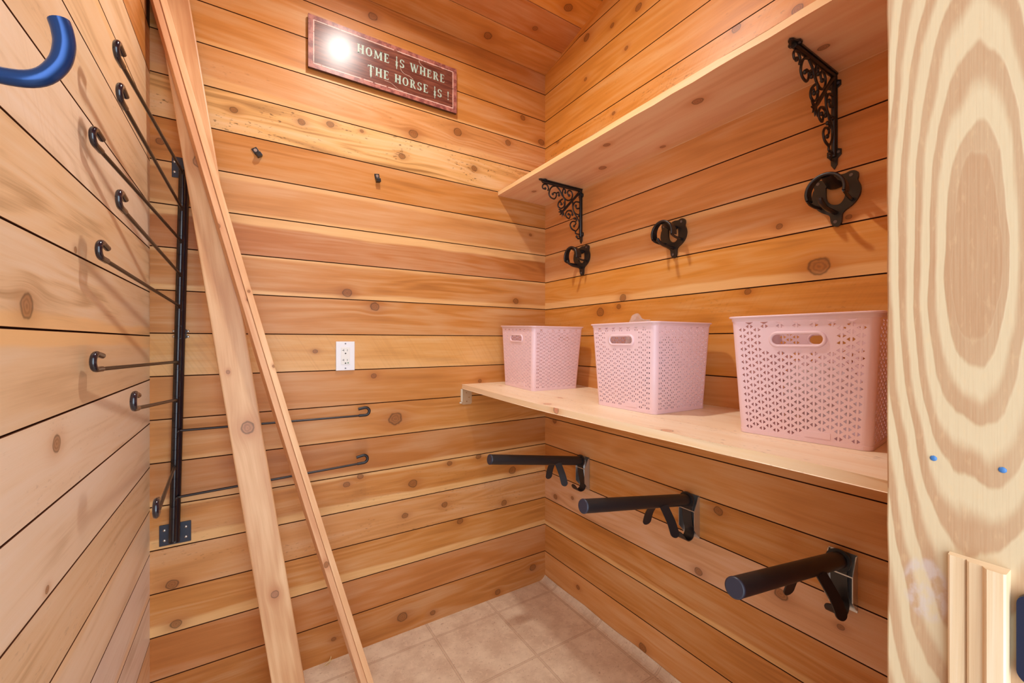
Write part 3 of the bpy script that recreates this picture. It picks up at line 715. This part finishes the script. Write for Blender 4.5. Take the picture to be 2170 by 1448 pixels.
# ---------------------------------------------------------------- leaning lumber
M_plank=wood('cedar_plank',(206,154,108),(178,118,76),light=(230,188,142),knots=[(1.835,.0,.018),(.975,.006,.017),(.44,.004,.010),(1.16,-.02,.005)],contrast=.4,seed=801,blot=.5,knotc=(126,88,66))
M_strip1=wood('cedar_strip_inner',(216,160,116),(186,124,84),light=(236,190,146),knots=[(1.66,-.012,.007),(1.42,.01,.004),(.52,0,.008)],contrast=.35,seed=802,blot=.4)
M_strip2=wood('cedar_strip_outer',(228,176,128),(200,140,94),light=(244,206,160),knots=[(1.45,.0,.004),(1.2,.006,.004)],contrast=.35,seed=803,blot=.4)
def lean(name,base,top,w,t,mat,bow=0,wdir=(1,0,0),bev=.003,label='',group=None):
    base=Vector(base); top=Vector(top); ax=(top-base).normalized(); L=(top-base).length
    wd=Vector(wdir); wd=(wd-ax*wd.dot(ax)).normalized(); th=ax.cross(wd); 
    if th.y<0: th=-th     # thickness goes away from the viewer
    mb=MB(); n=16; rows=[]
    for i in range(n+1):
        s=i/n; c=base+ax*L*s+wd*bow*math.sin(math.pi*s)
        rows.append((L*s,[c-wd*w/2,c+wd*w/2,c+wd*w/2+th*t,c-wd*w/2+th*t]))
    hs=[-w/2,w/2,w/2+t,w*1.5+t,w*1.5+2*t]
    for (sa,A),(sb,B) in zip(rows,rows[1:]):
        for j in range(4):
            k=(j+1)%4
            mb.face([A[j],A[k],B[k],B[j]],[(sa,hs[j]),(sa,hs[j+1]),(sb,hs[j+1]),(sb,hs[j])],0)
    mb.face(rows[0][1][::-1],[(0,0),(0,w),(t,w),(t,0)]); mb.face(rows[-1][1],[(0,0),(0,w),(t,w),(t,0)])
    # origin at the foot
    for i,v in enumerate(mb.v): mb.v[i]=tuple(Vector(v)-base)
    o=mb.build(name,mat,loc=base,bevel=bev,seg=2)
    tag(o,label,'lumber',group); return o
zt=2.40
pl=lean('cedar_plank',(-1.180,-.268,.0035),(-1.176-.1445*zt,-.264+.0922*zt,zt),.088,.034,M_plank,bev=.004,label='wide knotty cedar plank leaning in the left corner, behind the strips')
def bpos(z,off): return Vector((-.965-.259*z+off,-.303+.0919*z,z))
zt=2.315
s1=lean('cedar_strip',bpos(.004,.0093),bpos(zt,.0093),.0180,.036,M_strip1,bow=-.010,wdir=(1,.2,0),bev=.0012,label='narrow cedar strip leaning edge-on, left one of the touching pair',group='pair of leaning cedar strips')
s2=lean('cedar_strip',bpos(.004,.0288),bpos(zt,.0288),.0180,.036,M_strip2,bow=-.010,wdir=(1,.2,0),bev=.0012,label='narrow cedar strip leaning edge-on, right one of the touching pair',group='pair of leaning cedar strips')
mb=MB()
vs,fs=fill2d([[(-.004,.010),(.004,.012),(.001,-.016)]],.0004)
add_raw(mb,[(u,w,v) for u,v,w in vs],fs); mk=mb.build('crayon_mark',M_orange,pl)
mk.location=Vector((-1.176-.1445*2.09-.004+.0,-.2650+.0922*2.09-.0008,2.09))-pl.location; mk.rotation_euler=(-.092,-.144,0)

# ---------------------------------------------------------------- scroll shelf brackets (origin: wall / shelf corner)
SC={'curl_tip':[(-.196,1.904),(-.193,1.916),(-.203,1.929),(-.219,1.927),(-.226,1.917),(-.222,1.908),(-.211,1.91)],
'C1':[(-.15,1.934),(-.172,1.926),(-.185,1.91),(-.19,1.89),(-.18,1.877),(-.161,1.874),(-.15,1.887),(-.15,1.9),(-.161,1.902),(-.169,1.894)],
'C1b':[(-.15,1.9),(-.136,1.908),(-.134,1.895)],
'L1':[(-.147,1.932),(-.13,1.919),(-.118,1.901),(-.102,1.884),(-.099,1.863),(-.102,1.842)],
'C2':[(-.108,1.93),(-.114,1.915),(-.113,1.9),(-.102,1.887),(-.082,1.881),(-.062,1.892),(-.055,1.911),(-.062,1.925),(-.075,1.928),(-.084,1.92),(-.082,1.908),(-.075,1.905)],
'C2b':[(-.108,1.93),(-.098,1.925),(-.098,1.914)],
'C3':[(-.114,1.882),(-.135,1.864),(-.139,1.845),(-.123,1.838),(-.105,1.85),(-.102,1.867)],
'C3b':[(-.135,1.864),(-.125,1.867),(-.12,1.858)],
'C4':[(-.062,1.839),(-.085,1.833),(-.096,1.817),(-.091,1.805),(-.075,1.8),(-.069,1.817),(-.079,1.819)],
'C4b':[(-.074,1.837),(-.059,1.834),(-.056,1.821)],
'C5':[(-.015,1.885),(-.036,1.883),(-.05,1.867),(-.052,1.847),(-.039,1.83),(-.016,1.826)],
'C5b':[(-.015,1.857),(-.03,1.853),(-.036,1.865)],
'L2':[(-.053,1.88),(-.054,1.86),(-.047,1.836),(-.03,1.814),(-.015,1.792),(-.019,1.766),(-.036,1.748)],
'C6':[(-.036,1.748),(-.059,1.755),(-.069,1.772),(-.059,1.788),(-.041,1.792),(-.035,1.784),(-.046,1.77)],
'C6b':[(-.033,1.794),(-.033,1.804),(-.044,1.805)],
'C7':[(-.036,1.748),(-.036,1.737),(-.018,1.736),(-.012,1.731)],
'C7b':[(-.012,1.717),(-.024,1.716),(-.03,1.724)]}
ZS=1.9475
def scroll_bracket(y,label):
    e=empty('shelf_bracket',(0,y,ZS))
    mb=MB()
    for k,pts in SC.items():
        pp=[Vector((x,0,z-ZS)) for x,z in pts]; q=smooth_path(pp,4)
        n=len(q); mb.tube(q,[.0036*(1.0-.15*i/n) for i in range(n)],8,flat=.9)
        if k not in('L1','L2','C7'):   # bulb ends
            c=q[-1]; mb.tube([c+Vector((0,-.0045,0)),c+Vector((0,-.003,0)),c,c+Vector((0,.003,0)),c+Vector((0,.0045,0))],[.0015,.0048,.0060,.0048,.0015],10)
    mb.tube([Vector((-.010,0,-.014)),Vector((-.053,0,-.0585)),Vector((-.102,0,-.1095)),Vector((-.120,0,-.128))],[.007,.0055,.0062,.004],8,flat=.7)
    for a in (-165,-95,-130,-60,-200):   # leaf finial
        r=math.radians(a); c=Vector((-.114,0,-.122)); d=Vector((math.cos(r),0,math.sin(r)))
        mb.tube([c,c+d*.012,c+d*.024],[.006,.0045,.0012],8,flat=.7)
    mb.build('scrollwork',M_black,e)
    # top and wall flanges
    mb=MB()
    mb.tube([Vector((-.004,0,-.008)),Vector((-.225,0,-.010))],.0062,10); mb.tube([Vector((-.007,0,-.004)),Vector((-.007,0,-.222))],.0062,10)
    out=[(-.0,-.008),(-.205,-.008),(-.212,-.014),(-.222,-.014),(-.228,-.008),(-.240,-.006),(-.246,0),(-.240,.006),(-.228,.008),(-.222,.014),(-.212,.014),(-.205,.008),(0,.008)]
    vs,fs=fill2d([out],.0045); add_raw(mb,[(u,v,w-.0032) for u,v,w in vs],fs)
    out=[(0,-.006),(-.020,-.007),(-.024,-.015),(-.036,-.015),(-.042,-.007),(-.200,-.007),(-.204,-.016),(-.218,-.016),(-.226,-.008),(-.242,-.007),(-.254,0),(-.242,.007),(-.226,.008),(-.218,.016),(-.204,.016),(-.200,.007),(-.042,.007),(-.036,.015),(-.024,.015),(-.02,.007),(0,.006)]
    vs,fs=fill2d([out],.0045); add_raw(mb,[(w-.0032,v,u) for u,v,w in vs],fs)
    mb.build('bracket_frame',M_black,e,bevel=.0008)
    for p,nr in (((-.0055,-.0095,-.030),(-1,0,0)),((-.0055,.0095,-.030),(-1,0,0)),((-.0055,-.0100,-.211),(-1,0,0)),((-.0055,.0100,-.211),(-1,0,0)),((-.217,-.009,-.0055),(0,0,-1)),((-.217,.009,-.0055),(0,0,-1))):
        m2=MB(); m2.disc(p,nr,.0034,.0010,12); m2.build('screw',M_screwd,e)
    tag(e,label,'bracket','scrolled shelf brackets'); return e
b0=scroll_bracket(-.282,'scrolled black iron shelf bracket nearest the back corner')
dup(b0,(0,-1.272,ZS),label='scrolled black iron shelf bracket nearest the pale door post')

# ---------------------------------------------------------------- bridle brackets
def bridle(y,label):
    e=empty('bridle_bracket',(0,y,1.615))
    # outline traced (y to the left is +)
    px=[(270,440),(288,370),(350,325),(480,322),(620,290),(800,200),(960,165),(1080,105),(1180,92),(1250,130),(1255,220),(1240,290),(1290,380),(1312,480),(1285,620),(1200,760),(1080,880),(960,970),(905,1050),(892,1180),(865,1270),(790,1325),(710,1312),(655,1240),(640,1130),(600,1080),(480,1040),(360,970),(270,860),(232,760),(258,600),(290,530)]
    hx=[(545,490),(600,430),(760,390),(920,368),(960,400),(968,640),(900,780),(820,840),(700,850),(600,800),(550,700)]
    def cv(p):  # zoom px -> (y,z) rel centre; removes the view slant of the traced one
        u=1700+p[0]/10.343; v=350+p[1]/10.343
        c=(u-1085)/883.; dX=.845*c+.535; dY=-.535*c+.845; t=1.310/dX
        return (-1.746+dY*t+1.277, 1.24+(724-v)/883.*t-1.615)
    def sm(l):
        q=[Vector((a,b,0)) for a,b in l]; q=smooth_path(q+[q[0]],3)[:-1]; return [(a.x,a.y) for a in q]
    o=sm([cv(p) for p in px]); hl=sm([cv(p) for p in hx])
    mb=MB(); vs,fs=fill2d([o,hl],.008); add_raw(mb,[(-.005-w,u,v) for u,v,w in vs],fs)
    mb.build('back_plate',M_black,e,bevel=.0018)
    mb=MB()
    # arched saddle hoop: swept band, front rim and side arms
    R=.0415; zc=.012
    A=[math.radians(a) for a in range(-22,203,9)]
    rim=[Vector((-.074,R*math.cos(math.pi-a)*-1 if False else R*math.cos(a),zc+R*math.sin(a))) for a in A]
    # band
    n=len(A); rows=[]
    for i,a in enumerate(A):
        s=abs(i/(n-1)-.5)*2
        x0=-.074; x1=-.058+.012*s
        c,sn=math.cos(a),math.sin(a)
        rows.append([(x0,(R+.003)*c,zc+(R+.003)*sn),(x1,(R+.0015)*c,zc+(R+.0015)*sn),(x1,(R-.002)*c,zc+(R-.002)*sn),(x0,(R-.003)*c,zc+(R-.003)*sn)])
    mb.grid(rows,closed=True,smooth=False)
    mb.tube(rim,.0042,10)
    for sgn in (1,-1):
        p=rim[0] if sgn==1 else rim[-1]
        mb.tube(smooth_path([p,Vector((-.060,p.y*1.0,p.z-.006)),Vector((-.035,p.y*.95,p.z-.010)),Vector((-.006,p.y*.85,p.z-.010))],4),[.0046]*13,10,flat=.8)
    # top web joining hoop and plate
    mb.tube([Vector((-.066,0,zc+R-.002)),Vector((-.035,0,zc+.030)),Vector((-.006,0,zc+.026))],[.006,.0065,.009],10,flat=2.2,up=(0,0,1))
    mb.build('hoop',M_black,e)
    mb=MB(); mb.tube(smooth_path([(-.006,.000,-.034),(-.03,.001,-.032),(-.060,.003,-.028),(-.082,.004,-.018),(-.091,.004,-.008)],4),[.0052]*14+[.0046]*2+[.003],10,flat=1.2)
    mb.build('bit_peg',M_black,e)
    for p in ((1105,195),(378,405),(757,1222)):
        a,b=cv(p); m2=MB(); m2.disc((-.009,a,b),(-1,0,0),.0042,.0012,14); m2.build('screw',M_screwd,e)
    tag(e,label,'bracket','black bridle brackets'); return e
c0=bridle(-.290,'black cast bridle bracket nearest the back corner, below a scrolled bracket')
dup(c0,(0,-.783,1.612),label='black cast bridle bracket in the middle, with no scrolled bracket above')
dup(c0,(0,-1.277,1.611),label='black cast bridle bracket nearest the pale door post')

# ---------------------------------------------------------------- saddle racks
def saddle(loc,label):
    e=empty('saddle_rack',loc)   # origin on the wall, tube axis height
    mb=MB()
    b=Vector((-.020,0,-.003)); t=Vector((-.500,.002,.075)); d=(t-b).normalized()
    mb.tube([b,b+d*.02,t-d*.004,t-d*.001,t],[.0200,.0200,.0200,.0192,.0180],28)
    mb.build('support_tube',M_iron,e)
    mb=MB(); mb.tube([t-d*.0005,t+d*.0022,t+d*.0034],[.0207,.0203,.0175],28); mb.build('end_cap',plain('blue_grey_cap',(44,46,62),.4),e)
    mb=MB(); mb.disc(b+d*.006,(d),.0275,.006,28); mb.build('collar',M_iron,e)
    # zinc channel bracket
    mb=MB(); mb.box((-.0012,0,-.058),(.0024,.062,.146),2)
    for s in (-1,1):
        out=[(0,.012),(-.008,.012),(-.030,-.032),(-.030,-.098),(-.006,-.124),(0,-.124)]
        vs,fs=fill2d([out],.002); add_raw(mb,[(u,s*.030+w,v) for u,v,w in vs],fs)
    mb.box((-.028,0,-.034),(.003,.060,.003),1)
    mb.build('wall_channel',M_zinc,e)
    for z in (-.005,-.100):
        m2=MB(); m2.disc((-.0024,.0,z),(-1,0,0),.005,.002,12,dome=1); m2.build('screw',M_screw,e)
    # J strap hanging inside the channel
    def strap(path,w,th,mb,rounded=True):
        P=smooth_path(path,12); n=len(P)
        rows=[]
        for i,p in enumerate(P):
            a=P[max(i-1,0)]; c=P[min(i+1,n-1)]; T=(c-a).normalized()
            Wd=WD; Nn=T.cross(Wd).normalized()
            k=1.0
            dist=(P[-1]-p).length
            if rounded and dist<w/2: k=max(.12,math.sqrt(max(0,1-((w/2-dist)/(w/2))**2)))
            rows.append([p+Wd*w/2*k+Nn*th/2,p-Wd*w/2*k+Nn*th/2,p-Wd*w/2*k-Nn*th/2,p+Wd*w/2*k-Nn*th/2])
        b,nn=mb.grid(rows,closed=True,smooth=False)
        mb.f.append(tuple(b+k for k in range(4))); mb.uv.append([(0,0)]*4); mb.m.append(0); mb.sm.append(False)
        q=b+(n-1)*4; mb.f.append(tuple(q+k for k in range(4))); mb.uv.append([(0,0)]*4); mb.m.append(0); mb.sm.append(False)
    WD=Vector((0,1,0)); mb=MB()
    strap([Vector((-.030,0,.0)),Vector((-.026,0,-.05)),Vector((-.018,0,-.090)),Vector((-.012,0,-.112)),Vector((-.020,0,-.130)),Vector((-.040,0,-.134)),Vector((-.058,0,-.124)),Vector((-.070,0,-.102))],.036,.003,mb)
    mb.build('strap_hook',M_iron,e)
    # two prongs welded under the tube
    for s in (-1,1):
        mb=MB(); WD=Vector((.927,-.375,.10)).normalized()
        a=Vector((-.172,s*.0165,.014)); b=Vector((-.166,s*.058,-.076)); out=Vector((0,s*.010,0))
        strap([a,a.lerp(b,.25)+out*.35,a.lerp(b,.5)+out*.6,a.lerp(b,.75)+out*.4,b],.029,.0035,mb)
        mb.build('prong',M_iron,e)
    tag(e,label,'rack','tubular saddle racks'); return e
s0=saddle((0,-.305,.697),'black tubular saddle rack nearest the back corner')
dup(s0,(0,-.851,.694),label='black tubular saddle rack in the middle of the right wall')
dup(s0,(0,-1.290,.680),label='black tubular saddle rack lowest in view, nearest the door post')

# ---------------------------------------------------------------- pink baskets
def basket_meshes():
    H=.270; bx,by,tx,ty=.236,.240,.262,.270; rc=.015
    th=.0022
    def half(v):  # half extents at height v
        t=v/H; return (bx+(tx-bx)*t)/2,(by+(ty-by)*t)/2
    # pattern holes for a panel, in (u,v) where u in [-1,1]*flat half width at mid
    def loops(wid,handle):
        hw=wid/2; LP=[[(-hw,.0),(hw,.0),(hw,H),(-hw,H)]]
        cols=15; pit=(hw-.0085)/7; vp=.0150
        hole_w,hole_h,g=.0055,.0090,.0018
        for i in range(cols):
            cx=(i-(cols-1)/2)*pit
            j=0
            v=.0155+(vp/2 if i%2 else 0)
            while v<H-.020:
                ok=True
                if handle and abs(cx)<.062 and abs(v-.218)<.0245: ok=False
                if (not handle) and False: ok=False
                if ok and v<.028 and handle and .010<cx<.058: ok=False
                if ok:
                    LP.append([(cx-g,v-hole_h/2),(cx-g,v+hole_h/2),(cx-g-hole_w,v)])
                    LP.append([(cx+g,v-hole_h/2),(cx+g+hole_w,v),(cx+g,v+hole_h/2)])
                v+=vp
            if i%2==0 and i<cols-1:
                c2=cx+pit
                LP.append([(c2-.008,H-.0125),(c2+.008,H-.0125),(c2,H-.0175)])
        if handle: LP.append([(a,b) for a,b in rrect(0,.218,.094,.0225,.0110,6)])
        return LP
    body=MB()
    for side in range(4):
        handle = side in (0,2)
        wid=(by if handle else bx)-2*rc+.008
        vs,fs=fill2d(loops(wid,handle),th)
        out=[]
        for u,v,w in vs:
            hx,hy=half(v); fl=((hy if handle else hx)-rc)/(wid/2)
            a=u*fl
            off=(hx if handle else hy)-w-th/2*0
            if side==0: p=(-off,-a,v)
            elif side==2: p=(off,a,v)
            elif side==1: p=(a,-off,v)
            else: p=(-a,off,v)
            out.append(p)
        add_raw(body,out,fs)
        # woven relief: short raised ribs between the holes
    # rounded corners
    for sx,sy in ((-1,-1),(1,-1),(1,1),(-1,1)):
        for r_out,fl in ((th/2,1),(-th/2,-1)):
            rows=[]
            for iv in range(2):
                v=H*iv; hx,hy=half(v); row=[]
                for k in range(9):
                    a=math.radians(90*k/8); row.append((sx*(hx-rc+(rc+r_out)*math.cos(a)),sy*(hy-rc+(rc+r_out)*math.sin(a)),v))
                rows.append(row)
            body.grid(rows,smooth=True)
    # floor of the basket
    hx,hy=half(0); o=rrect(0,0,2*hx,2*hy,rc,8)
    vs,fs=fill2d([o],.003); add_raw(body,[(u,v,w+.0030) for u,v,w in vs],fs)
    # base skirt
    sk=MB()
    def ring(mb,v0,o0,v1,o1,inner=0):
        rows=[]
        for v,o in ((v0,o0),(v1,o1)):
            hx,hy=half(v); rows.append([(a,b,v) for a,b in rrect(0,0,2*(hx+o),2*(hy+o),rc+max(o,0),8)])
        mb.grid(rows,closed=True,smooth=False)
    ring(body,.0,.0018,.009,.0018); ring(body,.009,.0018,.0095,.0005)
    # ribs relief on the outside, one light vertical ridge between each hole pair
    rim=MB()
    pr=[(H-.010,.0012),(H-.0095,.0026),(H-.002,.0030),(H-.0022,.0075),(H+.0005,.0085),(H+.0022,.0070),(H+.0024,-.0005),(H-.0030,-.0028),(H-.010,-.0026)]
    rows=[]
    for v,o in pr:
        hx,hy=half(min(v,H)); rows.append([(a,b,v) for a,b in rrect(0,0,2*(hx+o),2*(hy+o),rc+o,8)])
    rim.grid(rows,closed=True,smooth=True)
    hs=[]
    for sgn in (-1,1):
        mb=MB(); pts=[]
        for a,b in rrect(0,.218,.100,.0285,.0140,8):
            hx,hy=half(b); pts.append(Vector((sgn*(hx+.0016),a,b)))
        pts.append(pts[0]); pts.append(pts[1])
        mb.tube(pts,.0036,8,cap=False); hs.append(mb)
    lab=MB(); hx,hy=half(.018); lab.box((-hx-.0014,-.034,.018),(.0018,.046,.013),1)
    return body,rim,hs,lab
B_,RM,HS,LB=basket_meshes()
def basket(loc,rz,label):
    e=empty('storage_basket',loc,rz)
    B_.build('basket_body',M_pink,e); RM.build('rim',M_pink,e)
    for h in HS: h.build('handle_surround',M_pink,e)
    LB.build('maker_plate',M_pink,e,bevel=.0005)
    tag(e,label,'basket','pink perforated baskets on the shelf'); return e
k0=basket((-.1885,-.212,lowz(-.212)+.0203),-.030,'pink perforated plastic basket in the back corner, farthest of the three')
k0.rotation_euler.x=.034
dup(k0,(-.190,-.825,1.0265),-.023,label='pink perforated plastic basket in the middle, clear film showing above its rim')
dup(k0,(-.190,-1.303,1.0265),.120,label='largest looking pink basket, beside the pale door post')

# contents
def crumple(name,loc,rx,ry,rz,seed,mat,amp=.25,label='',cat='bag'):
    random.seed(seed); bm=bmesh.new(); bmesh.ops.create_icosphere(bm,subdivisions=4,radius=1)
    from mathutils import noise
    for v in bm.verts:
        p=v.co.copy(); d=noise.noise(p*1.7+Vector((seed,0,0)))+.6*abs(noise.noise(p*4+Vector((0,seed,0))))-.3*abs(noise.noise(p*9))
        q=p*(1+amp*d); v.co=Vector((q.x*rx,q.y*ry,max(q.z,-.8)*rz+.8*rz))
    me=bpy.data.meshes.new(name); bm.to_mesh(me); bm.free(); me.materials.append(mat)
    o=bpy.data.objects.new(name,me); COL.objects.link(o); o.location=loc; tag(o,label,cat); return o
crumple('leather_bundle',(-.19,-.878,1.0335),.065,.036,.120,5,M_leather,.3,'dark brown bundle inside the middle pink basket, seen through its handle','bundle')
crumple('plastic_bag',(-.180,-.785,1.0335),.078,.044,.164,9,M_film,.22,'clear crumpled plastic bag poking above the middle basket rim','bag')
crumple('plastic_bag',(-.180,-1.310,1.0335),.078,.080,.085,14,M_film,.3,'clear crumpled plastic bag low inside the basket by the door post','bag')

# ---------------------------------------------------------------- latch on the jamb
lt=empty('door_latch',(-.72,-1.683,.975))
mb=MB(); vs,fs=fill2d([rrect(0,0,.022,.080,.010,6)],.006); add_raw(mb,[(-.004+w,u,v) for u,v,w in vs],fs); mb.build('latch_plate',plain('blue_black_latch',(12,26,52),.3,spec=.6),lt,bevel=.0015)
mb=MB(); mb.disc((-.007,0,-.020),(-1,0,0),.004,.002,14,dome=1); mb.build('screw',M_screw,lt)
tag(lt,'dark blue latch plate on the pale door post at the photo edge','latch')

# wisps on the floor
def wisp(loc,pts,label,name):
    mb=MB()
    for p in pts: mb.tube(smooth_path([Vector(q) for q in p],3),[.0009]*(3*(len(p)-1)+1),5)
    o=mb.build(name,M_straw,loc=loc); tag(o,label,'straw'); return o
wisp((-1.05,-.014,.0009),[[(-.016,-.006,0),(0,0,.006),(.012,.004,.018)],[(-.012,-.002,.001),(.002,-.002,.008),(.016,-.004,.012)],[(-.008,-.008,0),(.004,-.004,.004),(.01,.002,.024)]],'few pale straw wisps on the floor behind the leaning strips','straw_wisp')
wisp((-.925,-.292,.0009),[[(.0,.0,0),(.004,.002,.02),(.003,.001,.046)]],'thin splinter standing at the foot of the leaning strips','wood_splinter')

# ---------------------------------------------------------------- ceiling bulb
lf=empty('ceiling_light',(LAMP.x,LAMP.y,ceil_z(LAMP.y)))
lf.rotation_euler=(math.atan(-.245),0,0)
mb=MB(); mb.tube([Vector((0,0,-.001)),Vector((0,0,-.009)),Vector((0,0,-.0125))],[.075,.075,.070],40); mb.build('trim_ring',M_white,lf)
N=NT('diffuser_glow'); N.b.inputs['Emission Color'].default_value=(1.0,.95,.88,1); N.b.inputs['Emission Strength'].default_value=LAMP_STRENGTH; N.b.inputs['Base Color'].default_value=(1,1,1,1)
mb=MB(); mb.tube([Vector((0,0,-.0125)),Vector((0,0,-.0140))],[.046,.044],32); mb.build('diffuser',N.mat,lf)
tag(lf,'small round white flush ceiling light glowing on the sloped cedar ceiling','lamp')
